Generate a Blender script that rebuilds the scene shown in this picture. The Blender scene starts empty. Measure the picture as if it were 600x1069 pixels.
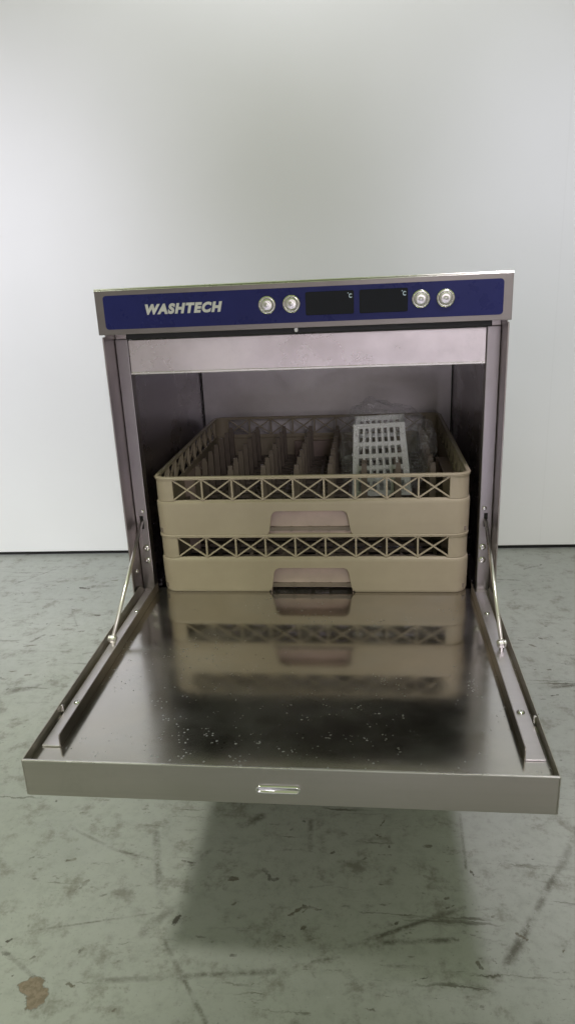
import bpy, bmesh, math, random
from mathutils import Vector, Matrix, noise
random.seed(7)
S = bpy.context.scene
C = S.collection
R = math.radians

# ------------------------------------------------------------------ camera
cam_d = bpy.data.cameras.new("camera"); cam = bpy.data.objects.new("camera", cam_d); C.objects.link(cam)
rt = Vector((0.993537, 0.104492, -0.04433)); up = Vector((0.008844, 0.3181, 0.948016)); fw = Vector((-0.113161, 0.942281, -0.31512))
M = Matrix(((rt.x, up.x, -fw.x, 0.0949), (rt.y, up.y, -fw.y, -1.0288), (rt.z, up.z, -fw.z, 0.8416), (0, 0, 0, 1)))
cam.matrix_world = M
cam_d.sensor_fit = 'HORIZONTAL'; cam_d.sensor_width = 36; cam_d.lens = 742.02/600*36
cam_d.clip_start = 0.01; cam_d.clip_end = 100
S.camera = cam

# ------------------------------------------------------------------ world, lamps, exposure
W = bpy.data.worlds.new("World"); S.world = W; W.use_nodes = True
WH = (.33, .325, .235); WT = (.32, .40, .195); WB = (.47, .43, .41)   # light at eye level, light from above
wt = W.node_tree; bg = wt.nodes["Background"]; bg.inputs[1].default_value = 1.0
# room light from above, brighter horizon band added to reach the wash chamber
_tc = wt.nodes.new('ShaderNodeTexCoord'); _sp = wt.nodes.new('ShaderNodeSeparateXYZ'); _cr = wt.nodes.new('ShaderNodeValToRGB')
wt.links.new(_tc.outputs['Generated'], _sp.inputs[0]); wt.links.new(_sp.outputs[2], _cr.inputs[0]); wt.links.new(_cr.outputs[0], bg.inputs[0])
_cr.color_ramp.elements[0].position = 0.0; _cr.color_ramp.elements[0].color = (*WB, 1)
_cr.color_ramp.elements[1].position = 0.75; _cr.color_ramp.elements[1].color = (*WT, 1)
_e = _cr.color_ramp.elements.new(0.22); _e.color = (*WH, 1)
S.view_settings.view_transform = 'Standard'; S.view_settings.look = 'None'; S.view_settings.exposure = 0.0

def lamp(name, kind, loc, target, energy, color, **kw):
    d = bpy.data.lights.new(name, kind); d.energy = energy; d.color = color
    for k, v in kw.items(): setattr(d, k, v)
    o = bpy.data.objects.new(name, d); C.objects.link(o); o.location = loc
    o.rotation_euler = (Vector(target)-Vector(loc)).to_track_quat('-Z', 'Y').to_euler()
    return o
# two ceiling lamps above the machine give the two overlapping shadows of the door
LAMPS = (
 ("overhead_spot", 'SPOT', (-1.10, -1.00, 2.60), (-1.03, -0.12, 0), 172, (0.97, 0.98, 0.84), dict(shadow_soft_size=0.11, spot_size=R(53), spot_blend=0.8)),
 ("overhead_spot", 'SPOT', (0.68, -0.75, 2.60), (1.03, 0.24, 0.0), 145, (1.0, 0.93, 1.0), dict(shadow_soft_size=0.12, spot_size=R(50), spot_blend=0.7)),
 ("wall_fill_spot", 'SPOT', (-1.5, -1.3, 2.0), (-1.20, 1.08, 0.48), 245, (0.88, 0.85, 1.0), dict(shadow_soft_size=0.3, spot_size=R(55), spot_blend=1.0)),  # wall fills are added; the gap between them leaves the darker patch
 ("wall_fill_spot", 'SPOT', (1.4, -1.0, 1.9), (0.62, 1.08, 0.90), 118, (0.83, 0.82, 1.0), dict(shadow_soft_size=0.3, spot_size=R(36), spot_blend=1.0)),  # added fill, pool of light on the right of the wall
 ("wall_fill_spot", 'SPOT', (-0.2, -0.8, 2.7), (-0.10, 1.08, 2.24), 155, (0.93, 0.93, 1.0), dict(shadow_soft_size=0.3, spot_size=R(57), spot_blend=0.9)),  # added fill for the upper wall
 ("overhead_spot", 'SPOT', (0.2, -2.7, 2.6), (0.2, -2.7, 0.0), 1900, (0.78, 0.70, 0.90), dict(shadow_soft_size=0.3, spot_size=R(64), spot_blend=0.6)),  # added spot behind the camera; lights floor that the steel reflects
 ("front_fill", 'AREA', (0.55, -2.6, 1.45), (0.1, 0.4, 0.6), 9.0, (1.0, 0.93, 1.0), dict(shape='RECTANGLE', size=0.35, size_y=0.55)),  # added frontal fill for the rack interior and bag highlights
)
for _l in LAMPS: lamp(*_l[:6], **_l[6])

# ------------------------------------------------------------------ node helper
class NT:
    def __init__(s, name):
        s.m = bpy.data.materials.new(name); s.m.use_nodes = True
        s.t = s.m.node_tree; s.n = s.t.nodes; s.b = s.n["Principled BSDF"]; s.out = s.n["Material Output"]
        s._tc = None
    def tc(s):
        if s._tc is None: s._tc = s.n.new('ShaderNodeTexCoord').outputs['Object']
        return s._tc
    def lk(s, a, b): s.t.links.new(a, b)
    def setin(s, inp, v):
        if isinstance(v, bpy.types.NodeSocket): s.lk(v, inp)
        elif isinstance(v, (tuple, list)) and inp.type == 'RGBA' and len(v) == 3: inp.default_value = (*v, 1)
        else: inp.default_value = v
    def mapping(s, scale=(1, 1, 1), loc=(0, 0, 0), rot=(0, 0, 0), vec=None):
        k = s.n.new('ShaderNodeMapping'); s.lk(vec or s.tc(), k.inputs[0])
        k.inputs['Location'].default_value = loc; k.inputs['Rotation'].default_value = rot; k.inputs['Scale'].default_value = scale
        return k.outputs[0]
    def noise(s, scale, detail=4, rough=.55, vec=None, dist=0, color=False):
        k = s.n.new('ShaderNodeTexNoise'); s.lk(vec or s.tc(), k.inputs['Vector'])
        k.inputs['Scale'].default_value = scale; k.inputs['Detail'].default_value = detail; k.inputs['Roughness'].default_value = rough; k.inputs['Distortion'].default_value = dist
        return k.outputs['Color' if color else 'Fac']
    def vor(s, scale, vec=None, feature='F1'):
        k = s.n.new('ShaderNodeTexVoronoi'); k.feature = feature; s.lk(vec or s.tc(), k.inputs['Vector']); k.inputs['Scale'].default_value = scale
        return k.outputs['Distance']
    def ramp(s, v, a, b, lo=0., hi=1.):
        k = s.n.new('ShaderNodeMapRange'); k.interpolation_type = 'SMOOTHSTEP'; s.setin(k.inputs[0], v)
        for i, x in zip((1, 2, 3, 4), (a, b, lo, hi)): s.setin(k.inputs[i], x)
        return k.outputs[0]
    def math(s, op, a, b=0., clamp=False):
        k = s.n.new('ShaderNodeMath'); k.operation = op; k.use_clamp = clamp; s.setin(k.inputs[0], a); s.setin(k.inputs[1], b); return k.outputs[0]
    def vm(s, op, a, b=None, out=0, scale=None):
        k = s.n.new('ShaderNodeVectorMath'); k.operation = op; s.setin(k.inputs[0], a)
        if b is not None: s.setin(k.inputs[1], b)
        if scale is not None: s.setin(k.inputs['Scale'], scale)
        return k.outputs[out]
    def mix(s, f, a, b):
        k = s.n.new('ShaderNodeMix'); k.data_type = 'RGBA'; s.setin(k.inputs[0], f); s.setin(k.inputs[6], a); s.setin(k.inputs[7], b); return k.outputs[2]
    def bump(s, h, strength=.2, dist=.001):
        k = s.n.new('ShaderNodeBump'); k.inputs['Strength'].default_value = strength; k.inputs['Distance'].default_value = dist; s.lk(h, k.inputs['Height'])
        s.lk(k.outputs[0], s.b.inputs['Normal']); return k
    def set(s, **k):
        for a, v in k.items(): s.setin(s.b.inputs[a.replace('_', ' ')], v)

# ------------------------------------------------------------------ materials
def steel(name, base, rough, var=.06, grain=(1, 170, 170), tint=.10, smear=1.0):
    t = NT(name)
    cloud = t.noise(7, 5, .6); fine = t.noise(1, 3, .6, t.mapping(grain))
    big = t.noise(2.2, 3, .5, t.mapping((1, 1, 1), (3, 1, 2)))
    c = t.mix(t.ramp(cloud, .3, .7), tuple(x*(1-tint) for x in base), base)
    c = t.mix(t.ramp(big, .35, .7, 0, .3), c, (base[0]*.97, base[1]*.90, base[2]*.92))
    lg = t.noise(1, 4, .7, t.mapping(tuple(g*.35 if g > 20 else g*.6 for g in grain), (5, 2, 1)))
    c = t.mix(t.ramp(lg, .36, .64, .0, .22), c, tuple(x*.80 for x in base))
    sm = t.ramp(t.noise(16, 8, .75, t.mapping((1, 1, 1), (2, 7, 4))), .52, .74)
    c = t.mix(t.math('MULTIPLY', sm, .22*smear), c, tuple(x*.62 for x in base))
    r = t.math('ADD', t.ramp(cloud, .3, .75, rough-var*smear, rough+var), t.ramp(fine, .3, .7, -.015, .015))
    t.set(Base_Color=c, Metallic=1.0, Roughness=r)
    t.bump(fine, .015, .0003)
    return t.m
M_side = steel('brushed_steel_side', (.42, .38, .37), .34, .05, (170, 170, 1))
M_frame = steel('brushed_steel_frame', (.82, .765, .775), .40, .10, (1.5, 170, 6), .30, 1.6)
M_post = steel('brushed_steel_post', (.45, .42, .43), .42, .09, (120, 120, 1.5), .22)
M_bezel = steel('brushed_steel_bezel', (.27, .252, .24), .36, .07, (2, 120, 120))
M_door = steel('brushed_steel_door', (.50, .475, .43), .40, .03, (1, 120, 120), .03)
M_lip = steel('bright_steel_edge', (.85, .83, .82), .28, .04)
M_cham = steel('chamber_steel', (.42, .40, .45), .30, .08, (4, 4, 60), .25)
M_back = steel('chamber_back_steel', (.97, .93, .97), .46, .12, (5, 5, 30), .30)  # chamber steel lightened; reflected brightness put into the back wall's colour
M_chrome = steel('polished_chrome', (.85, .84, .85), .10, .02)
def cap_mat():
    t = NT('spun_button_steel'); tg = t.n.new('ShaderNodeTangent'); tg.direction_type = 'RADIAL'; tg.axis = 'Y'
    t.set(Base_Color=(.80, .77, .78), Metallic=1.0, Roughness=.36, Anisotropic=.85, Tangent=tg.outputs[0]); return t.m
M_cap = cap_mat()
M_rod = steel('zinc_rod', (.93, .89, .90), .32, .05)

def pan_mat():
    t = NT('door_pan_steel')
    cloud = t.noise(5, 5, .65); cl2 = t.noise(22, 4, .6)
    wv = t.vm('ADD', t.tc(), t.vm('SCALE', t.noise(60, 3, .6, color=True), scale=.008))
    dens = t.ramp(t.noise(5, 3, .6, t.mapping((1, 1, 1), (1, 7, 0))), .32, .60)
    sp1 = t.math('MULTIPLY', t.ramp(t.vor(190, wv), .36, .14), t.ramp(t.noise(75, 2, .6, t.mapping((1, 1, 1), (4, 2, 0))), .44, .56), True)
    sp2 = t.math('MULTIPLY', t.ramp(t.vor(70, wv), .14, .05), t.ramp(t.noise(30, 2, .6, t.mapping((1, 1, 1), (7, 2, 0))), .50, .60), True)
    spots = t.math('MULTIPLY', t.math('MAXIMUM', t.math('MULTIPLY', sp1, t.ramp(t.noise(50, 2, .5), .35, .7, .2, 1)), t.math('MULTIPLY', sp2, .9)), dens, True)
    film = t.math('MULTIPLY', t.ramp(t.noise(9, 9, .72, t.mapping((1, 1.6, 1), (8, 3, 0))), .30, .80, .25, 1), t.ramp(dens, 0, 1, .55, 1), True)
    scr = t.math('MULTIPLY', t.ramp(t.noise(1.4, 5, .7, t.mapping((3, 90, 1), (2, 1, 0), (0, 0, .5))), .66, .70), t.ramp(t.noise(5, 2, .5), .45, .6), True)
    scr2 = t.math('MULTIPLY', t.ramp(t.noise(1.4, 5, .7, t.mapping((110, 3, 1), (2, 7, 0), (0, 0, .12))), .66, .70), t.ramp(t.noise(4, 2, .5, t.mapping((1, 1, 1), (5, 5, 0))), .42, .6), True)
    film = t.math('MAXIMUM', film, t.math('MAXIMUM', scr, scr2))
    # a few dark grains near the hinge
    gr = t.math('MULTIPLY', t.ramp(t.vor(70, t.mapping((1, 1.6, 1), (5, 5, 0))), .16, .08), t.ramp(t.noise(18, 2, .5), .58, .66), True)
    c = t.mix(t.ramp(cloud, .3, .7), (.54, .51, .47), (.63, .60, .555))
    c = t.mix(gr, c, (.10, .09, .08))
    r = t.math('ADD', t.ramp(cloud, .3, .72, .075, .12), t.ramp(cl2, .3, .7, -.01, .02))
    r = t.math('ADD', r, t.math('MULTIPLY', film, .07))
    r = t.math('MAXIMUM', r, t.math('MULTIPLY', spots, .7))
    met = t.math('SUBTRACT', 1.0, t.math('MAXIMUM', t.math('MULTIPLY', spots, .20), t.math('MULTIPLY', film, .09)), True)
    c = t.mix(t.math('MAXIMUM', spots, t.math('MULTIPLY', film, .5)), c, (.62, .63, .68))
    tg = t.n.new('ShaderNodeCombineXYZ'); tg.inputs[0].default_value = 1.0
    t.set(Base_Color=c, Metallic=met, Roughness=r, Anisotropic=.80, Tangent=tg.outputs[0])
    t.bump(cl2, .02, .001)
    return t.m
M_pan = pan_mat()

def simple(name, col, rough=.5, met=0., var=.08, bump=0., nscale=30):
    t = NT(name); n = t.noise(nscale, 4, .6)
    t.set(Base_Color=t.mix(t.ramp(n, .3, .7), tuple(max(0, x*(1-var)) for x in col), tuple(min(1, x*(1+var)) for x in col)), Metallic=met,
          Roughness=t.ramp(n, .3, .7, max(.02, rough-.05), rough+.05))
    if bump: t.bump(t.noise(nscale*6, 3), bump, .001)
    return t.m
M_blue = simple('blue_decal', (.016, .020, .120), .30, 0, .05)
M_glass = simple('display_glass', (.003, .006, .010), .07)
M_blue.node_tree.nodes['Principled BSDF'].inputs['Specular IOR Level'].default_value = .22
M_glass.node_tree.nodes['Principled BSDF'].inputs['Specular IOR Level'].default_value = .35
M_letter = simple('letter_print', (.62, .62, .58), .5)
M_mark = simple('display_mark', (.50, .62, .70), .4)
M_black = simple('black_rubber', (.012, .012, .013), .45)
M_dark = simple('dark_void', (.02, .02, .02), .8)
M_white = simple('white_plastic', (.90, .91, .92), .38, 0, .04)

def rack_mat():
    t = NT('beige_rack_plastic'); n = t.noise(9, 5, .6); f = t.noise(160, 3, .6); st = t.noise(3, 4, .6, t.mapping((1, 1, 9)))
    c = t.mix(t.ramp(n, .3, .7), (.385, .322, .238), (.44, .372, .28))
    c = t.mix(t.ramp(st, .52, .8, 0, .35), c, (.30, .255, .19))
    t.set(Base_Color=c, Roughness=t.ramp(n, .3, .7, .36, .5)); t.bump(f, .08, .0006)
    return t.m
M_rack = rack_mat()
M_peg = simple('shaded_peg_plastic', (.20, .158, .132), .42, 0, .18, .05, 14)  # rack plastic darkened; interior shade put into the peg and grid colour
M_recess = simple('rack_recess_plastic', (.50, .385, .345), .42, 0, .10, .08, 20)  # rack plastic toned lighter; indirect light put into the recess colour

def film_mat():
    t = NT('clear_plastic_film'); n = t.noise(38, 6, .7, dist=1.2); n2 = t.noise(120, 3, .6)
    bump = t.n.new('ShaderNodeBump'); bump.inputs['Strength'].default_value = .9; bump.inputs['Distance'].default_value = .01
    t.lk(t.math('ADD', n, t.math('MULTIPLY', n2, .2)), bump.inputs['Height'])
    tr = t.n.new('ShaderNodeBsdfTransparent'); tr.inputs[0].default_value = (.988, .988, .99, 1)
    gl = t.n.new('ShaderNodeBsdfGlossy'); gl.inputs['Color'].default_value = (1, 1, 1, 1); gl.inputs['Roughness'].default_value = .07; t.lk(bump.outputs[0], gl.inputs['Normal'])
    fr = t.n.new('ShaderNodeLayerWeight'); fr.inputs['Blend'].default_value = .22; t.lk(bump.outputs[0], fr.inputs['Normal'])
    mx = t.n.new('ShaderNodeMixShader'); t.lk(t.ramp(fr.outputs['Facing'], .25, 1.0, .06, .85), mx.inputs[0]); t.lk(tr.outputs[0], mx.inputs[1]); t.lk(gl.outputs[0], mx.inputs[2])
    wr = t.math('ABSOLUTE', t.math('SUBTRACT', t.noise(26, 4, .6, dist=1.8), .5)); wr2 = t.math('ABSOLUTE', t.math('SUBTRACT', t.noise(60, 3, .6, t.mapping((1, 1, .5), (3, 3, 3)), 1.5), .5))
    cr = t.math('MAXIMUM', t.ramp(wr, .013, .0, 0, .55), t.ramp(wr2, .013, .0, 0, .30))
    df = t.n.new('ShaderNodeBsdfDiffuse'); df.inputs[0].default_value = (.9, .9, .92, 1)
    mx2 = t.n.new('ShaderNodeMixShader'); t.lk(t.math('ADD', t.math('MULTIPLY', cr, t.ramp(n2, .35, .65, .2, 1)), .006), mx2.inputs[0]); t.lk(mx.outputs[0], mx2.inputs[1]); t.lk(df.outputs[0], mx2.inputs[2])
    t.lk(mx2.outputs[0], t.out.inputs[0])
    return t.m
M_film = film_mat()

def wall_mat():
    t = NT('white_painted_wall'); n = t.noise(1.3, 3, .5); f = t.noise(60, 4, .6)
    sm = t.math('MULTIPLY', t.ramp(t.noise(30, 5, .7, t.mapping((1, 1, 2.5))), .69, .78), .25)
    c = t.mix(t.ramp(n, .3, .7), (.755, .765, .755), (.80, .81, .805)); c = t.mix(sm, c, (.5, .5, .47))
    # joint between two wall panels
    sep = t.n.new('ShaderNodeSeparateXYZ'); t.lk(t.tc(), sep.inputs[0])
    seam = t.ramp(t.math('ABSOLUTE', t.math('SUBTRACT', sep.outputs[0], .622)), .003, .0005, 0, .06)
    c = t.mix(seam, c, (.45, .45, .42))
    t.set(Base_Color=c, Roughness=.48); t.bump(f, .05, .001)
    return t.m
M_wall = wall_mat()

MARKS = [(-0.748, 0.48, -0.729, 0.515, 0.0028), (-0.755, 0.456, -0.727, 0.462, 0.0025), (-0.71, 0.811, -0.64, 0.82, 0.0051), (-0.747, 0.803, -0.72, 0.798, 0.0044), (-0.636, 0.627, -0.626, 0.626, 0.0046), (-0.645, 0.535, -0.634, 0.538, 0.0038), (-0.712, 0.654, -0.655, 0.552, 0.0014), (-0.579, 0.344, -0.568, 0.334, 0.004), (-0.699, 0.255, -0.624, 0.287, 0.0065), (-0.744, 0.311, -0.729, 0.305, 0.0034), (-0.816, 0.582, -0.771, 0.572, 0.0017), (-0.735, 0.339, -0.718, 0.341, 0.002), (-0.69, 0.325, -0.677, 0.327, 0.0023), (-0.589, 0.425, -0.57, 0.431, 0.0036), (-0.962, 0.827, -0.874, 0.955, 0.0015), (-0.913, 0.834, -0.815, 0.852, 0.0015), (-0.667, 0.854, -0.653, 0.858, 0.0033), (-0.116, -0.117, -0.085, -0.091, 0.0047), (-0.066, -0.199, -0.055, -0.214, 0.0029), (-0.055, -0.219, -0.043, -0.218, 0.0032), (-0.176, -0.299, -0.173, -0.291, 0.0037), (-0.25, -0.137, -0.204, -0.272, 0.0035), (-0.214, -0.319, -0.191, -0.283, 0.0053), (-0.181, -0.332, -0.103, -0.434, 0.0019), (-0.388, -0.33, -0.21, -0.287, 0.001), (-0.249, -0.391, -0.031, -0.363, 0.0025), (-0.373, -0.202, -0.361, -0.199, 0.0023), (-0.299, -0.265, -0.287, -0.258, 0.0014), (-0.238, -0.364, -0.234, -0.364, 0.0019), (-0.22, -0.428, -0.22, -0.428, 0.0018), (-0.293, -0.352, -0.29, -0.348, 0.0023), (-0.089, -0.344, -0.083, -0.344, 0.0022), (-0.396, -0.361, -0.387, -0.362, 0.0026), (-0.177, -0.197, -0.153, -0.167, 0.0029), (-0.193, -0.191, -0.169, -0.196, 0.0018), (-0.113, -0.22, -0.103, -0.219, 0.0036), (-0.391, -0.135, -0.304, -0.176, 0.0016), (-0.304, -0.176, -0.23, -0.193, 0.0015), (-0.328, -0.245, -0.324, -0.237, 0.0029), (-0.403, -0.354, -0.339, -0.391, 0.002), (-0.291, -0.397, -0.282, -0.401, 0.0025), (-0.354, -0.367, -0.353, -0.368, 0.0016), (0.394, -0.13, 0.291, -0.293, 0.0036), (0.291, -0.293, 0.251, -0.35, 0.004), (-0.018, -0.278, 0.0, -0.261, 0.0027), (0.0, -0.261, 0.024, -0.267, 0.002), (0.059, -0.323, 0.223, -0.249, 0.0022), (0.112, -0.312, 0.203, -0.302, 0.0028), (-0.003, -0.097, 0.001, -0.158, 0.0027), (0.082, -0.172, 0.086, -0.173, 0.0022), (0.175, -0.141, 0.186, -0.14, 0.0033), (0.171, -0.198, 0.181, -0.204, 0.0024), (0.24, -0.185, 0.242, -0.192, 0.0021), (0.337, -0.31, 0.338, -0.314, 0.0015), (0.285, -0.286, 0.297, -0.296, 0.0019), (0.126, -0.282, 0.131, -0.283, 0.0019), (0.0, -0.298, 0.004, -0.299, 0.0023), (0.034, -0.163, 0.036, -0.164, 0.0022), (0.227, -0.332, 0.232, -0.34, 0.0024), (0.017, -0.346, 0.053, -0.337, 0.0015), (0.238, -0.068, 0.233, -0.181, 0.0015), (0.457, 0.869, 0.513, 0.863, 0.003), (0.459, 0.702, 0.49, 0.697, 0.0018), (0.56, 0.567, 0.578, 0.558, 0.0017), (0.467, 0.494, 0.477, 0.486, 0.0033), (0.493, 0.529, 0.5, 0.523, 0.0019), (0.48, 0.384, 0.486, 0.384, 0.0027), (0.448, 0.308, 0.522, 0.324, 0.0033), (0.545, 0.946, 0.589, 0.967, 0.002), (0.463, 0.282, 0.479, 0.286, 0.0014), (0.568, 0.803, 0.626, 0.775, 0.0009), (0.596, 0.973, 0.601, 0.973, 0.002), (0.451, 0.222, 0.454, 0.222, 0.0012)]
def floor_mat():
    t = NT('painted_concrete_floor'); tc = t.tc()
    warp = t.vm('SCALE', t.vm('SUBTRACT', t.noise(38, 4, .7, color=True), (.5, .5, .5)), scale=.022)
    warp2 = t.vm('SCALE', t.vm('SUBTRACT', t.noise(160, 3, .7, color=True), (.5, .5, .5)), scale=.008)
    p = t.vm('ADD', t.vm('ADD', tc, warp), warp2)
    big = t.noise(1.6, 4, .55); mid = t.noise(7, 6, .65); fine = t.noise(45, 5, .7)
    c = t.mix(t.ramp(big, .3, .7), (.300, .312, .300), (.388, .396, .382))
    c = t.mix(t.ramp(mid, .35, .75, 0, .5), c, (.36, .375, .355))
    c = t.mix(t.ramp(fine, .42, .78, 0, .5), c, (.22, .235, .21))
    c = t.mix(t.ramp(t.noise(18, 8, .75, t.mapping((1, 1, 1), (3, 8, 0))), .50, .68, 0, .8), c, (.17, .165, .14))
    c = t.mix(t.ramp(t.noise(220, 3, .7), .60, .74, 0, .55), c, (.14, .14, .12))
    # faint long scuffs in several directions
    for i, (rz, sx, sy, lo) in enumerate(((.35, 1.4, 26, .60), (-.5, 2.6, 50, .61), (1.3, 1.8, 36, .62), (.05, 3, 60, .60), (-.2, 5, 60, .62), (.8, 5, 70, .63))):
        v = t.mapping((sx, sy, 1), (i*3.1, i*1.7, 0), (0, 0, rz), t.vm('ADD', tc, t.vm('SCALE', warp, scale=.8)))
        k = t.math('MULTIPLY', t.ramp(t.noise(1.6, 6, .62, v), lo+.02, lo+.09), t.ramp(t.noise(2.3+i, 3, .6, t.mapping((1, 1, 1), (i, 2*i, 0))), .45, .65), True)
        c = t.mix(t.math('MULTIPLY', k, .95), c, (.085, .08, .06))
    # worn patches and grime flecks
    fl = t.math('MULTIPLY', t.ramp(t.noise(26, 7, .72, t.mapping((1, 2.2, 1), (2, 9, 0))), .60, .66), t.ramp(t.noise(3.5, 3, .6, t.mapping((1, 1, 1), (6, 2, 0))), .36, .58), True)
    c = t.mix(t.math('MULTIPLY', fl, .7), c, (.12, .115, .095))
    fl2 = t.math('MULTIPLY', t.ramp(t.vor(34, t.vm('ADD', p, (3., 1., 0.))), .12, .06), t.ramp(t.noise(9, 2, .6, t.mapping((1, 1, 1), (1, 5, 0))), .50, .58), True)
    c = t.mix(t.math('MULTIPLY', fl2, .8), c, (.06, .055, .05))
    lt = t.math('MULTIPLY', t.ramp(t.noise(40, 6, .7, t.mapping((1, 1, 1), (12, 3, 0))), .70, .74), .5)
    c = t.mix(lt, c, (.52, .54, .52))
    # mesh attributes: distance to the nearest scrape, in units of its width
    def att(n):
        k = t.n.new('ShaderNodeAttribute'); k.attribute_name = n; return k.outputs['Fac']
    jag = t.math('MULTIPLY', t.math('SUBTRACT', t.noise(150, 5, .75), .5), 2.2)
    jag2 = t.math('MULTIPLY', t.math('SUBTRACT', t.noise(60, 5, .75), .5), 3.0)
    dark = t.ramp(t.math('ADD', att('chip_distance'), t.math('ADD', t.math('MULTIPLY', jag, 1.5), jag2)), 1.05, .75)
    soft = t.ramp(t.math('ADD', att('scuff_distance'), t.math('ADD', jag, jag2)), 2.4, .2)
    soft = t.math('MULTIPLY', soft, t.math('MULTIPLY', t.ramp(t.noise(30, 7, .8), .42, .58, .12, 1.0), t.ramp(t.noise(9, 2, .5), .35, .6, .4, 1)), True)
    c = t.mix(soft, c, (.095, .09, .072))
    dark = t.math('MULTIPLY', dark, t.ramp(t.noise(22, 4, .7), .36, .60, .25, .92), True)
    c = t.mix(dark, c, t.mix(t.ramp(t.noise(12, 2, .5), .4, .6), (.055, .048, .04), (.13, .115, .09)))
    # one bare patch where the paint has flaked off
    d1 = t.vm('LENGTH', t.vm('MULTIPLY', t.vm('SUBTRACT', p, (-.336, -.404, 0)), (1, 1.25, 0)), out=1)
    d2 = t.vm('LENGTH', t.vm('MULTIPLY', t.vm('SUBTRACT', p, (-.322, -.419, 0)), (1.2, 1, 0)), out=1)
    patch = t.ramp(t.math('MINIMUM', d1, d2), .0150, .0138)
    rim = t.ramp(t.math('MINIMUM', d1, d2), .0165, .0150)
    c = t.mix(t.math('MULTIPLY', rim, .6), c, (.10, .09, .08))
    c = t.mix(patch, c, t.mix(t.ramp(t.noise(120, 4, .7), .4, .6), (.17, .135, .10), (.24, .19, .145)))
    r = t.ramp(mid, .3, .7, .34, .50); r = t.math('ADD', r, t.math('MULTIPLY', t.math('MAXIMUM', dark, patch), .3))
    t.set(Base_Color=c, Roughness=r)
    hh = t.math('SUBTRACT', t.math('MULTIPLY', t.noise(9, 6, .6), .6), t.math('MAXIMUM', dark, patch))
    t.bump(hh, .35, .0012)
    return t.m
M_floor = floor_mat()

# ------------------------------------------------------------------ mesh helpers
def build(name, bm, mat, parent=None, bevel=0, smooth=False, seg=2, xf=None):
    bmesh.ops.recalc_face_normals(bm, faces=bm.faces)
    if xf: 
        for v in bm.verts: v.co = xf(v.co)
    me = bpy.data.meshes.new(name); bm.to_mesh(me); bm.free(); me.materials.append(mat)
    o = bpy.data.objects.new(name, me); C.objects.link(o)
    if parent: o.parent = parent
    if smooth:
        for p in me.polygons: p.use_smooth = True
    if bevel:
        m = o.modifiers.new('bevel', 'BEVEL'); m.width = bevel; m.segments = seg; m.limit_method = 'ANGLE'; m.angle_limit = R(40)
    return o
def empty(name, loc, label, cat, group=None):
    o = bpy.data.objects.new(name, None); C.objects.link(o); o.location = loc; o['label'] = label; o['category'] = cat; o.empty_display_size = .05
    if group: o['group'] = group
    return o
def box(bm, x0, x1, y0, y1, z0, z1):
    v = [bm.verts.new((x, y, z)) for x in (x0, x1) for y in (y0, y1) for z in (z0, z1)]
    for f in ((0, 1, 3, 2), (4, 6, 7, 5), (0, 4, 5, 1), (2, 3, 7, 6), (0, 2, 6, 4), (1, 5, 7, 3)): bm.faces.new([v[i] for i in f])
def prism(bm, pts, axis, a, b):
    """extrude a 2-D outline along axis ('x','y','z')"""
    def P(u, w, t): return {'y': (u, t, w), 'x': (t, u, w), 'z': (u, w, t)}[axis]
    A = [bm.verts.new(P(u, w, a)) for u, w in pts]; B = [bm.verts.new(P(u, w, b)) for u, w in pts]
    bm.faces.new(A); bm.faces.new(B[::-1]); n = len(pts)
    for i in range(n): bm.faces.new((A[i], A[(i+1) % n], B[(i+1) % n], B[i]))
def rrect(x0, x1, y0, y1, r, n=6):
    o = []
    for cx, cy, a in ((x1-r, y1-r, 0), (x0+r, y1-r, 90), (x0+r, y0+r, 180), (x1-r, y0+r, 270)):
        for i in range(n+1):
            t = R(a+90*i/n); o.append((cx+r*math.cos(t), cy+r*math.sin(t)))
    return o
def tube(bm, pts, r, n=12):
    pts = [Vector(p) for p in pts]; rings = []
    for i, p in enumerate(pts):
        d = (pts[min(i+1, len(pts)-1)]-pts[max(i-1, 0)]).normalized()
        a = d.orthogonal().normalized() if not rings else (rings[-1][1]-d*rings[-1][1].dot(d)).normalized()
        b = d.cross(a); rings.append(([bm.verts.new(p+(a*math.cos(2*math.pi*k/n)+b*math.sin(2*math.pi*k/n))*r) for k in range(n)], a))
    for (A, _), (B, _) in zip(rings, rings[1:]):
        for k in range(n): bm.faces.new((A[k], A[(k+1) % n], B[(k+1) % n], B[k]))
    bm.faces.new(rings[0][0][::-1]); bm.faces.new(rings[-1][0])
def lathe(bm, prof, c, ax, n=28):
    """prof: (radius, height) along direction ax from c"""
    c = Vector(c); ax = Vector(ax).normalized(); a = ax.orthogonal().normalized(); b = ax.cross(a); rings = []
    for r, h in prof:
        if r < 1e-6: rings.append([bm.verts.new(c+ax*h)])
        else: rings.append([bm.verts.new(c+ax*h+(a*math.cos(2*math.pi*k/n)+b*math.sin(2*math.pi*k/n))*r) for k in range(n)])
    for A, B in zip(rings, rings[1:]):
        for k in range(n):
            k2 = (k+1) % n
            if len(A) == 1: bm.faces.new((A[0], B[k], B[k2]))
            elif len(B) == 1: bm.faces.new((A[k], B[0], A[k2]))
            else: bm.faces.new((A[k], B[k], B[k2], A[k2]))
def screw(name, c, ax, parent, r=.0042, mat=None):
    bm = bmesh.new(); lathe(bm, [(r, 0), (r, .0006), (r*.92, .0014), (r*.6, .0024), (0.0009, .0027), (0, .0012)], c, ax, 18)
    return build(name, bm, mat or M_chrome, parent, smooth=True)

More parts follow.
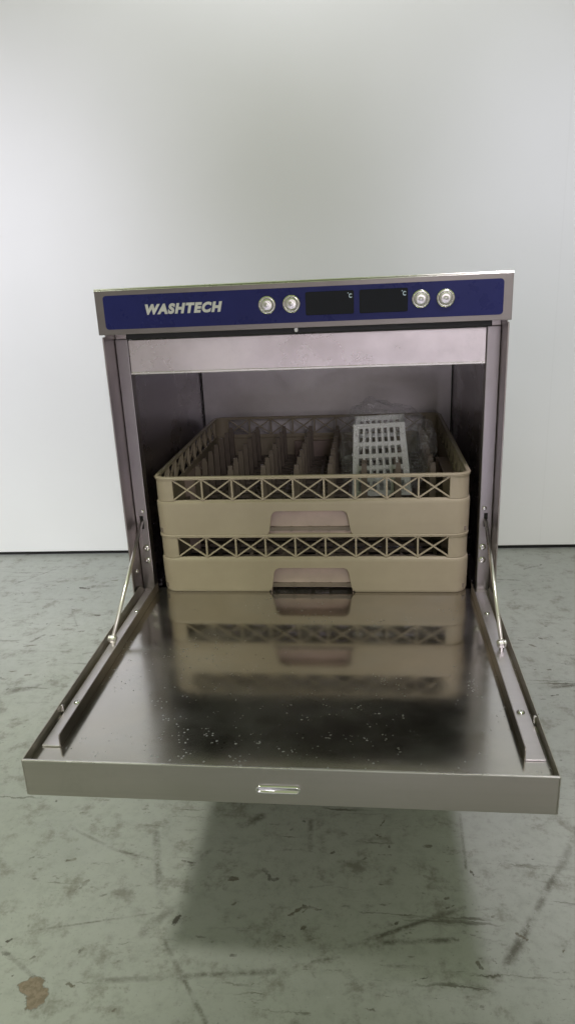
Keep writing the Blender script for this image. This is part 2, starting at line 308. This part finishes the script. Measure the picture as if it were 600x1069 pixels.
# ------------------------------------------------------------------ setting
def struct(o): o['kind'] = 'structure'; return o
import numpy as np
def make_floor():
    rn = random.Random(11)
    for i in range(150):
        x, y = (rn.uniform(-.95, -.30), rn.uniform(-.45, .95)) if rn.random() < .5 else (rn.uniform(-.45, .70), rn.uniform(-.48, .9))
        a = rn.gauss(.25, .6); L = rn.choice((.003, .004, .006, .009, .014, .022)); w = rn.uniform(.0010, .0015) if L > .008 else rn.uniform(.0011, .0021)
        MARKS.append((x, y, x+L*math.cos(a), y+L*math.sin(a), w))
    gx = np.concatenate([[-4, -2, -1.3], np.arange(-1.0, .72, .003), [1.0, 2, 4]]); gy = np.concatenate([[-4, -2, -.9], np.arange(-.50, 1.075, .003), [1.4, 3]])
    X, Y = np.meshgrid(gx, gy); nx, ny = len(gx), len(gy)
    ds = np.full(X.shape, 9.); dd = np.full(X.shape, 9.)
    for (x0, y0, x1, y1, w) in MARKS:
        L2 = (x1-x0)**2+(y1-y0)**2
        if L2 < 3e-5: x1 = x0+.004; y1 = y0+.003; L2 = 2.5e-5
        h = np.clip(((X-x0)*(x1-x0)+(Y-y0)*(y1-y0))/L2, 0, 1)
        d = np.hypot(X-x0-h*(x1-x0), Y-y0-h*(y1-y0))/(w*1.05)
        if L2 > .0009: ds = np.minimum(ds, d)
        else: dd = np.minimum(dd, d)
    co = np.stack([X.ravel(), Y.ravel(), np.zeros(X.size)], 1)
    idx = np.arange(X.size).reshape(ny, nx)
    q = np.stack([idx[:-1, :-1].ravel(), idx[:-1, 1:].ravel(), idx[1:, 1:].ravel(), idx[1:, :-1].ravel()], 1)
    me = bpy.data.meshes.new('floor'); me.vertices.add(len(co)); me.vertices.foreach_set('co', co.ravel())
    me.loops.add(q.size); me.loops.foreach_set('vertex_index', q.ravel().astype(np.int32))
    me.polygons.add(len(q)); me.polygons.foreach_set('loop_start', np.arange(0, q.size, 4, dtype=np.int32)); me.update(calc_edges=True)
    for n, v in (('scuff_distance', ds), ('chip_distance', dd)):
        a = me.attributes.new(n, 'FLOAT', 'POINT'); a.data.foreach_set('value', v.ravel().astype(np.float32))
    me.materials.append(M_floor); o = bpy.data.objects.new('floor', me); C.objects.link(o); return o
struct(make_floor())
bm = bmesh.new(); box(bm, -4, 4, 0, .12, .013, 3.2)
wl = build('wall', bm, M_wall, bevel=.003); struct(wl); wl.location = (0, 1.0838, 0); wl.rotation_euler.z = math.atan(.0282)
bm = bmesh.new(); box(bm, -4, 4, .012, .10, .0005, .0129)
wg = build('wall_base_joint', bm, M_dark); struct(wg); wg.location = (0, 1.0838, 0); wg.rotation_euler.z = math.atan(.0282)

# ------------------------------------------------------------------ dishwasher
HW = .28875          # half width
YF = .046            # recessed front frame
ZT = .835
dw = empty('dishwasher', (0, 0, 0), 'stainless steel underbench commercial dishwasher with blue control strip and its door folded down open', 'dishwasher')
# side panels: thin folded sheets standing proud of the front frame
for s in (-1, 1):
    bm = bmesh.new(); x0, x1 = sorted((s*HW, s*(HW-.0022)))
    prism(bm, [(0.0, .30), (0.0, .7685), (.012, .7685), (.012, .812), (.60, .812), (.60, .10), (0.03, .10), (.03, .30)], 'x', x0, x1)
    build('side_panel', bm, M_side, dw, .0006)
    sp = [o for o in dw.children][-1]
bm = bmesh.new(); box(bm, -HW+.0025, HW-.0025, .598, .600, .10, .812); build('back_panel', bm, M_side, dw)
# front frame
ow = .53333/2; oz = .7102
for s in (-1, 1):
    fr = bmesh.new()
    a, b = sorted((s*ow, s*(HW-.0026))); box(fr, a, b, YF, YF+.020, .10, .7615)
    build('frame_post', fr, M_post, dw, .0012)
bm = bmesh.new(); prism(bm, [(-ow+.0006, oz), (ow-.0006, oz), (ow-.0006, .7603), (-ow+.0006, .7603)], 'y', YF-.0006, YF+.018)
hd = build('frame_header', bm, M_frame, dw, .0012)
bm = bmesh.new(); box(bm, -ow+.001, ow-.001, YF-.0022, YF+.004, oz-.0022, oz+.0012); build('header_lip', bm, M_lip, hd, .0006)
# dark seal between header and control panel
bm = bmesh.new(); prism(bm, [(-.262, .7615), (.270, .7615), (.270, .7712), (-.262, .7712)], 'y', YF-.020, YF+.03)
build('door_seal', bm, M_black, dw, .002)
bm = bmesh.new(); box(bm, -HW+.003, HW-.003, YF+.004, YF+.03, .7580, .80); build('upper_front', bm, M_frame, dw)
# lower body
bm = bmesh.new(); box(bm, -HW+.0026, HW-.0026, YF+.002, YF+.02, .10, .300); build('front_panel', bm, M_frame, dw, .001)
bm = bmesh.new(); box(bm, -HW+.003, HW-.003, .06, .597, .10, .112); build('base_plate', bm, M_side, dw)
for sx in (-1, 1):
    for y in (.09, .55):
        bm = bmesh.new(); lathe(bm, [(0, 0), (.019, 0), (.021, .006), (.019, .022), (.012, .026), (.012, .1), (0, .1)], (sx*.24, y, 0.0005), (0, 0, 1), 20)
        build('foot', bm, M_black, dw, smooth=False)
# wash chamber: five real inner walls
cx = .2815; cyb = .572
def part(name, x0, x1, y0, y1, z0, z1, mat=M_cham, parent=dw, bevel=0):
    bm = bmesh.new(); box(bm, x0, x1, y0, y1, z0, z1); return build(name, bm, mat, parent, bevel)
for s in (-1, 1):
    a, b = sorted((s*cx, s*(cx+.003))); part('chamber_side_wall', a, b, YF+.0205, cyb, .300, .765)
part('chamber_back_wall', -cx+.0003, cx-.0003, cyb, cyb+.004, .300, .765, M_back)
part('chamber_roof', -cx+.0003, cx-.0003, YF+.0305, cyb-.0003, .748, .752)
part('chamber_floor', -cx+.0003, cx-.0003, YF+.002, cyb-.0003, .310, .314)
for s in (-1, 1):
    bm = bmesh.new(); x0, x1 = sorted((s*.262, s*.2810)); box(bm, x0, x1, YF+.025, cyb-.004, .3405, .3445); box(bm, *sorted((s*.262, s*.2635)), YF+.025, cyb-.004, .3445, .352)
    build('rack_rail', bm, M_cham, dw, .0006)
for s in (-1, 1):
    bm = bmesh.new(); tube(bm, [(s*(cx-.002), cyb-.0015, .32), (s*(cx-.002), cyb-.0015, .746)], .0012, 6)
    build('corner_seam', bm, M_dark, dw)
# wash arm under the lower rack
bm = bmesh.new(); lathe(bm, [(0, 0), (.03, 0), (.03, .012), (.012, .016), (0, .016)], (0, .3, .3145), (0, 0, 1)); box(bm, -.2, .2, .288, .312, .3225, .3295)
build('wash_arm', bm, M_cham, dw, .002)

# top cover and control panel
bm = bmesh.new(); box(bm, -HW, HW, .004, .602, .8125, .8310); build('top_cover', bm, M_side, dw, .001)
YP = -.0082
bm = bmesh.new()
# folded bezel: front face with a slim bright upper edge
prism(bm, [(YP, .7721), (YP, .8335), (YP+.0015, .8350), (.030, .8350), (.030, .8312), (.0035, .8312), (.0035, .7721)], 'x', -HW-.0008, HW+.0008)
pb = build('control_panel', bm, M_bezel, dw, .0006)
bm = bmesh.new(); prism(bm, [(YP-.0005, .8326), (YP+.0020, .8357), (YP+.0100, .8357), (YP+.0100, .8326)], 'x', -HW-.0009, HW+.0009); build('panel_edge', bm, M_lip, pb, .0003)
bm = bmesh.new(); prism(bm, rrect(-.2775, .2775, .7795, .8262, .005), 'y', YP-.0008, YP+.001); dc = build('blue_decal', bm, M_blue, pb)
# maker's name
def text(name, body, size, loc, mat, parent, shear=0, offset=0, sx=1, space=1):
    cu = bpy.data.curves.new(name, 'FONT'); cu.body = body; cu.size = size; cu.shear = shear; cu.offset = offset; cu.extrude = .0004; cu.space_character = space; cu.resolution_u = 4
    tmp = bpy.data.objects.new('tmp', cu); C.objects.link(tmp); dg = bpy.context.evaluated_depsgraph_get(); dg.update()
    me = bpy.data.meshes.new_from_object(tmp.evaluated_get(dg)); bpy.data.objects.remove(tmp); bpy.data.curves.remove(cu)
    me.name = name; me.materials.clear(); me.materials.append(mat); xs = [v.co.x for v in me.vertices]; x0 = min(xs); w = max(xs)-x0
    for v in me.vertices:
        x, y, z = v.co; v.co = (loc[0]+(x-x0)*(sx/w if sx < .5 else 1), loc[1]-z, loc[2]+y)
    me.flip_normals() if False else None
    o = bpy.data.objects.new(name, me); C.objects.link(o); o.parent = parent; return o
text('lettering', 'WASHTECH', .0176, (-.2165, YP-.0012, .7993), M_letter, pb, .25, .00108, .1110, 1.20)
# displays
for x0, x1 in ((.0110, .0775), (.0850, .1505)):
    bm = bmesh.new(); prism(bm, rrect(x0, x1, .7885, .8195, .0022, 4), 'y', YP-.0018, YP+.001); d = build('display', bm, M_glass, pb, .0004)
    text('unit_mark', 'C', .0078, (x1-.0068, YP-.0021, .8098), M_mark, d, 0, .0003, .0042)
    bm = bmesh.new(); lathe(bm, [(.0007, 0), (.0007, .0003), (0, .0003)], (x1-.0078, YP-.0019, .8160), (0, -1, 0), 10); build('degree_mark', bm, M_mark, d)
# push buttons
M_ring = steel('button_ring', (.66, .66, .61), .24, .03)
for x, z in ((-.0425, .8045), (-.0085, .8047), (.1680, .8042), (.2010, .8040)):
    bm = bmesh.new(); lathe(bm, [(.0122, 0), (.0124, .0016), (.0118, .0027), (.0098, .0034), (.0090, .0032), (.0088, .0008), (0, .0008)], (x, YP-.0008, z), (0, -1, 0), 40)
    b = build('button', bm, M_ring, pb, smooth=True)
    bm = bmesh.new(); lathe(bm, [(.0084, .0012), (.0086, .0034), (.0080, .0042), (.0050, .0045), (.0020, .0046), (.0014, .0050), (0, .0050)], (x, YP-.0008, z), (0, -1, 0), 40)
    build('button_cap', bm, M_cap, b, smooth=True)
    # greenish reflections on the button ring, put in as coloured dots
    bm = bmesh.new()
    for a in (70, 30, 150, 250, 300):
        lathe(bm, [(.0009, 0), (.0008, .0006), (0, .0008)], (x+.0109*math.cos(R(a)), YP-.0008-.0028, z+.0109*math.sin(R(a))), (0, -1, 0), 8)
    build('ring_glints', bm, simple('ring_glint', (.72, .80, .42), .3) if 'ring_glint' not in bpy.data.materials else bpy.data.materials['ring_glint'], b, smooth=True)
bm = bmesh.new(); lathe(bm, [(.0022, 0), (.0028, .003), (.0022, .0055), (0, .0062)], (-.004, YP+.006, .7722), (0, 0, -1), 14); build('door_stop', bm, M_white, dw, smooth=True)

# frame screws and slots
for s in (-1, 1):
    for z, r in ((.4855, .0036), (.421, .0056), (.399, .0056)): screw('screw', (s*.2735, YF-.0002, z), (0, -1, 0), dw, r)
    bm = bmesh.new(); box(bm, s*.2765-.0028, s*.2765+.0028, YF-.0008, YF+.001, .455, .4775); build('rod_slot', bm, M_dark, dw)
    screw('screw', (s*(HW-.0023), .022, .389), (-s, 0, 0), dw, .0035)

# ------------------------------------------------------------------ folded-down door
TILT = .0165; ZH = .3598; DL = .4144; DH = .2845
def dx(v): return Vector((v.x, v.y, v.z+TILT*v.y))
door_root = bpy.data.objects.new('door', None)
T = .0462; zp = ZH-.0125         # pan level
bm = bmesh.new()
# closed box under the pan, front face and side rims
prism(bm, [(-DL, ZH-T), (-DL, ZH), (-DL+.0016, ZH), (-DL+.0016, zp), (.036, zp), (.036, ZH-T)], 'x', -DH+.0015, DH-.0015)
dr = build('door', bm, M_door, dw, .0007, xf=dx)
for s in (-1, 1):
    a, b = sorted((s*DH, s*(DH-.0014)))
    bm = bmesh.new()
    prism(bm, [(-DL+.0002, ZH-T+.0003), (-DL+.0002, ZH-.0004), (.020, ZH+.0035), (.036, ZH-.008), (.036, ZH-T+.0003)], 'x', a, b)
    build('side_rim', bm, M_door, dr, .0004, xf=dx)
bm = bmesh.new(); box(bm, -DH+.001, DH-.001, -DL-.0004, -DL+.0022, ZH-.0012, ZH+.0004); build('front_edge', bm, M_lip, dr, .0004, xf=dx)
# polished inner pan
bm = bmesh.new(); box(bm, -DH+.0016, DH-.0016, -DL+.0018, .046, zp, zp+.0008)
pan = build('inner_pan', bm, M_pan, dr, .0003, xf=dx)
# L-shaped side channels
M_strip = steel('channel_strip_steel', (.80, .76, .80), .42, .05)
for s in (-1, 1):
    xo = s*(DH-.0055); xi = s*(DH-.0265)
    a, b = sorted((xo, xi)); bm = bmesh.new(); box(bm, a, b, -.376, .030, zp+.0011, zp+.0028)
    st = build('side_channel', bm, M_strip, dr, .0004, xf=dx)
    a, b = sorted((xi, xi-s*.0014)); bm = bmesh.new()
    prism(bm, [(-.376, zp+.0009), (-.376, zp+.0135), (-.3745, zp+.0165), (.034, zp+.0165), (.034, zp+.0009)], 'x', a, b)
    build('channel_lip', bm, M_side, st, .0004, xf=dx)
    for y, r in ((-.292, .0048), (-.045, .0040)):
        o = screw('screw', dx(Vector((s*(DH-.0150), y, zp+.0028))), (0, 0, 1), st, r)
    bm = bmesh.new(); box(bm, *sorted((s*(DH-.0015), s*(DH-.0050))), -.3125, -.3095, zp+.0030, ZH-.001); build('rim_tab', bm, M_lip, st, .0005, xf=dx)
    # rods
    px, py = s*(DH-.0125), -.150
    pz = dx(Vector((px, py, zp+.0125))).z
    bm = bmesh.new(); top = Vector((s*.2765, YF+.006, .4715)); bot = Vector((px, py, pz))
    tube(bm, [top, bot], .0028, 14)
    rod = build('support_rod', bm, M_rod, dw, smooth=True)
    bm = bmesh.new(); lathe(bm, [(0, -.006), (.0042, -.006), (.0060, -.003), (.0060, .002), (.0048, .0035), (.0048, .006), (0, .0075)], bot, (s, 0, .15), 16)
    lathe(bm, [(.0035, 0), (.0035, .010), (0, .010)], bot-Vector((0, 0, .0125)), (0, 0, 1), 12)
    build('rod_pivot', bm, M_rod, rod, smooth=False, bevel=.0005)
# latch slot in the door front
bm = bmesh.new()
o_ = rrect(-.0265, .0215, -.0048, .0048, .0046, 5); i_ = rrect(-.0238, .0188, -.0021, .0021, .0020, 5)
zc = .3262+.0
def ringloop(pts, y): return [bm.verts.new((u, y, zc+w)) for u, w in pts]
L0 = ringloop(o_, -DL-.0002); L1 = ringloop([(u*1.0, w) for u, w in rrect(-.0262, .0212, -.0045, .0045, .0043, 5)], -DL-.0020); L2 = ringloop(rrect(-.0243, .0193, -.0026, .0026, .0024, 5), -DL-.0022); L3 = ringloop(i_, -DL-.0002)
for A, B in ((L0, L1), (L1, L2), (L2, L3)):
    for k in range(len(A)): bm.faces.new((A[k], A[(k+1) % len(A)], B[(k+1) % len(A)], B[k]))
bm.faces.new(L3)
build('latch_slot', bm, M_chrome, dr, smooth=True)

# ------------------------------------------------------------------ racks
RW = .25; RC = (.002, .278)
def rack_wall_band():
    bm = bmesh.new(); RH = .102
    # closed hollow band: outside profile down, inside profile up
    prof = [(-.0045, .0), (-.0015, .0012), (.0, .005), (.0008, .0555), (.0002, .0590), (-.0032, .0615), (-.0032, .0625), (-.0062, .0625), (-.0062, .0565), (-.0045, .052), (-.0045, .0)]
    loops = []
    for off, z in prof[:-1]:
        loops.append([bm.verts.new((u, w, z)) for u, w in rrect(-RW-off+.0008-.0, RW+off-.0008, -RW-off+.0008, RW+off-.0008, .024+off, 8)])
    loops.append(loops[0])
    for A, B in zip(loops, loops[1:]):
        n = len(A)
        for k in range(n): bm.faces.new((A[k], A[(k+1) % n], B[(k+1) % n], B[k]))
    return bm
def cutter():
    bm = bmesh.new(); pts = [(-.071, -.01), (-.0705, .0015), (-.067, .006), (-.0645, .010), (-.0605, .036), (-.0575, .0415), (-.052, .044), (.052, .044), (.0575, .0415), (.0605, .036), (.0645, .010), (.067, .006), (.0705, .0015), (.071, -.01)]
    prism(bm, pts, 'y', -.4, .4)
    return bm
def eval_mesh(o):
    dg = bpy.context.evaluated_depsgraph_get(); dg.update(); return bpy.data.meshes.new_from_object(o.evaluated_get(dg))
def make_band():
    o = build('rack_band', rack_wall_band(), M_rack)
    c1 = build('c1', cutter(), M_rack); c2 = build('c2', cutter(), M_rack); c2.rotation_euler.z = R(90)
    for c in (c1, c2):
        m = o.modifiers.new('b', 'BOOLEAN'); m.object = c; m.operation = 'DIFFERENCE'; m.solver = 'EXACT'
    me = eval_mesh(o); o.modifiers.clear(); o.data = me; me.name = 'rack_band'
    for c in (c1, c2): bpy.data.objects.remove(c)
    if len(me.materials) == 0: me.materials.append(M_rack)
    ev = o.modifiers.new('bevel', 'BEVEL'); ev.width = .0007; ev.segments = 2; ev.limit_method = 'ANGLE'; ev.angle_limit = R(45)
    return o
def side_xf(k):
    m = Matrix.Rotation(R(90*k), 3, 'Z')
    return lambda v: m @ v
LAT_W = .218
def lattice(k):
    bm = bmesh.new(); y0, y1 = -RW+.0022, -RW+.0052; n = 9; p = 2*LAT_W/n; z0, z1 = .0625, .0970
    for i in range(n+1):
        x = -LAT_W+i*p; box(bm, x-.0014, x+.0014, y0+.0001, y1+.003, z0-.001, z1+.001)
    h = .00115
    for i in range(n):
        a = -LAT_W+i*p; b = a+p
        for (zA, zB) in ((z0, z1), (z1, z0)):
            d = Vector((b-a, zB-zA)).normalized(); nrm = Vector((-d.y, d.x))*h
            e = .0003 if zA < zB else 0
            prism(bm, [(a+nrm.x, zA+nrm.y), (a-nrm.x, zA-nrm.y), (b-nrm.x, zB-nrm.y), (b+nrm.x, zB+nrm.y)], 'y', y0+.0006+e, y1+.001-e)
    return build('lattice', bm, M_rack, bevel=.0003, seg=1, xf=side_xf(k))
def rim_ring():
    """top rim, a rolled lip, and the four solid corners"""
    bm = bmesh.new()
    prof = [(.0, .0968), (.0006, .1000), (-.0004, .1015), (-.0022, .1020), (-.0048, .1018), (-.0062, .1008), (-.0062, .0968)]
    loops = [[bm.verts.new((u, w, z)) for u, w in rrect(-RW-off+.001, RW+off-.001, -RW-off+.001, RW+off-.001, .022+off, 8)] for off, z in prof]
    loops.append(loops[0])
    for A, B in zip(loops, loops[1:]):
        n = len(A)
        for k in range(n): bm.faces.new((A[k], A[(k+1) % n], B[(k+1) % n], B[k]))
    return build('rim', bm, M_rack)
def corner(k):
    r = .022; o, i = [], []
    for j in range(11):
        t = R(180+90*j/10); o.append((-RW+.0022+r+r*math.cos(t), -RW+.0022+r+r*math.sin(t))); i.append((-RW+.0022+r+(r-.003)*math.cos(t), -RW+.0022+r+(r-.003)*math.sin(t)))
    o = [(-RW+.0022, -LAT_W)] + o + [(-LAT_W, -RW+.0022)]; i = [(-RW+.0052, -LAT_W)] + i + [(-LAT_W, -RW+.0052)]
    bm = bmesh.new(); prism(bm, o+i[::-1], 'z', .0615, .0975)
    return build('corner_wall', bm, M_rack, xf=side_xf(k))
def handle(k, low):
    """set-back grip: sloping back plate, roof and cheeks"""
    bm = bmesh.new(); zb = low
    prism(bm, [(-RW+.0200, .0455), (-RW+.0085, zb), (-RW+.0110, zb), (-RW+.0225, .0475), (-RW+.0040, .0475), (-RW+.0040, .0455)], 'x', -.066, .066)
    for s in (-1, 1):
        a, b = sorted((s*.066, s*.068)); prism(bm, [(-RW+.0046, .0475), (-RW+.0046, .001), (-RW+.0250, .001), (-RW+.0250, .0475)], 'x', a, b)
    box(bm, -.0655, .0655, -RW+.0072, -RW+.0100, zb-.0005, zb+.0022)
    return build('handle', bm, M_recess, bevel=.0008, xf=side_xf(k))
def floor_grid():
    bm = bmesh.new()
    for i in range(-8, 9):
        x = i*.030; wd = .0022 if i % 2 else .0030
        box(bm, x-wd, x+wd, -.244, .244, .0080, .0150); box(bm, -.244, .244, x-wd, x+wd, .0085, .0145)
    for r0 in (.06, .12):
        lathe(bm, [(r0, .0090), (r0+.004, .0090), (r0+.004, .0154), (r0, .0154), (r0, .0090)], (0, 0, 0), (0, 0, 1), 40)
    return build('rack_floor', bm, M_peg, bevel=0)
def peg_bm(x, y):
    bm = bmesh.new(); w, d, h = .0050, .0032, .0892
    v = []
    for z, kx, ky in ((.0152, 1.1, 1.5), (h-.008, .92, .9), (h-.0075, .78, .85), (h, .74, .75)):
        v.append([bm.verts.new((x+a*w*kx, y+b*d*ky, z)) for a, b in ((-1, -1), (1, -1), (1, 1), (-1, 1))])
    for A, B in zip(v, v[1:]):
        for k in range(4): bm.faces.new((A[k], A[(k+1) % 4], B[(k+1) % 4], B[k]))
    bm.faces.new(v[0][::-1]); bm.faces.new(v[-1]); return bm

def make_rack(name, z, label, group, pegs, low):
    r = empty(name, (RC[0], RC[1], z), label, 'dish rack', group)
    parts = [make_band(), rim_ring(), floor_grid()]
    for k in range(4): parts += [lattice(k), corner(k), handle(k, low)]
    if pegs:
        base = None
        for i in range(8):
            for j in range(7):
                x = -.2015+.0575*i; y = -.132+.054*j
                if base is None:
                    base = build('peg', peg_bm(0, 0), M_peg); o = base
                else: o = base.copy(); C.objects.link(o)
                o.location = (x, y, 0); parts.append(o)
    for o in parts: o.parent = r
    return r
Z1 = .3481; Z2 = .4455
make_rack('dish_rack', Z1, 'beige plastic dish rack under the other one, resting directly at the open door', 'stacked beige dish racks', False, .008)
make_rack('dish_rack', Z2, 'upper beige plastic dish rack, its rows of pegs holding the wrapped cutlery basket', 'stacked beige dish racks', True, .003)

# ------------------------------------------------------------------ cutlery basket in its clear bag
bk = empty('cutlery_basket', (.1200, .229, Z2+.0165), 'white perforated plastic cutlery basket wrapped in clear film, standing in the upper rack', 'cutlery basket')
bk.rotation_euler = (R(3), R(-2.2), R(-2))
BH = .132
def bxf(v):
    k = 1-.18*(v.z/BH); return Vector((v.x*k, v.y*(1-.10*v.z/BH), v.z))
def grid_wall(name, half, thick, y, axis, n, rows):
    bm = bmesh.new()
    def bx(u0, u1, z0, z1, e=0):
        if axis == 'x': box(bm, u0, u1, y-thick/2+e, y+thick/2-e, z0, z1)
        else: box(bm, y-thick/2+e, y+thick/2-e, u0, u1, z0, z1)
    m = .009; pu = (2*half-2*m)/n; zb = .010; pz = (BH-.014-zb)/rows
    bx(-half, -half+m, 0, BH); bx(half-m, half, 0, BH)
    bx(-half+m, half-m, BH-.0075, BH)
    bx(-half+m, half-m, 0, zb)
    for r in range(rows):
        z0 = zb+r*pz
        if r: bx(-half+m, half-m, z0-.0036, z0+.0036)
    for i in range(n+1):
        u = -half+m+i*pu
        bx(u-.0023, u+.0023, zb*.5, BH-.004, .0003)
    return build(name, bm, M_white, bk, 0, xf=bxf)
hx, hy = .053, .030
grid_wall('front_wall', hx, .0024, -hy, 'x', 7, 5); grid_wall('back_wall', hx, .0024, hy, 'x', 7, 5)
for s in (-1, 1):
    grid_wall('side_wall', hy-.0013, .0024, s*(hx-.0012), 'y', 3, 5)
bm = bmesh.new(); box(bm, -hx+.003, hx-.003, -hy+.0014, hy-.0014, .0, .003); build('basket_base', bm, M_white, bk)
bm = bmesh.new(); box(bm, -hx-.001, hx+.001, -hy-.0025, -hy-.0013, BH-.004, BH+.001); build('basket_rim', bm, M_white, bk, .0005, xf=bxf)
bm = bmesh.new(); box(bm, -hx-.001, hx+.001, hy+.0013, hy+.0025, BH-.004, BH+.001); build('basket_rim', bm, M_white, bk, .0005, xf=bxf)

# crumpled bag round it
bm = bmesh.new(); bmesh.ops.create_icosphere(bm, subdivisions=5, radius=1)
def sgn(a, p): return math.copysign(abs(a)**p, a)
for v in bm.verts:
    d = v.co.normalized(); x, y, z = sgn(d.x, .6), sgn(d.y, .7), sgn(d.z, .6)
    q = Vector((x*.074, y*.052, z*.073))
    if z > 0: q.x *= 1-.10*z; q.z += .016*max(0, 1-abs(x+.35)*1.2)*z
    if x > 0: q.x += .020*x*max(0, 1-abs(z-.3))
    f = noise.fractal(q*34+Vector((3, 1, 2)), .8, 2.2, 4)
    rid = 1-abs(noise.noise(q*26+Vector((9, 2, 5))))*2
    q += d*(.0060*f+.0060*rid*rid+.0016*noise.noise(q*150))
    v.co = q
bag = build('plastic_bag', bm, M_film)
bag.location = (.1215, .224, Z2+.0155+.079)
bag['label'] = 'crumpled clear plastic bag around the white cutlery basket'; bag['category'] = 'plastic bag'
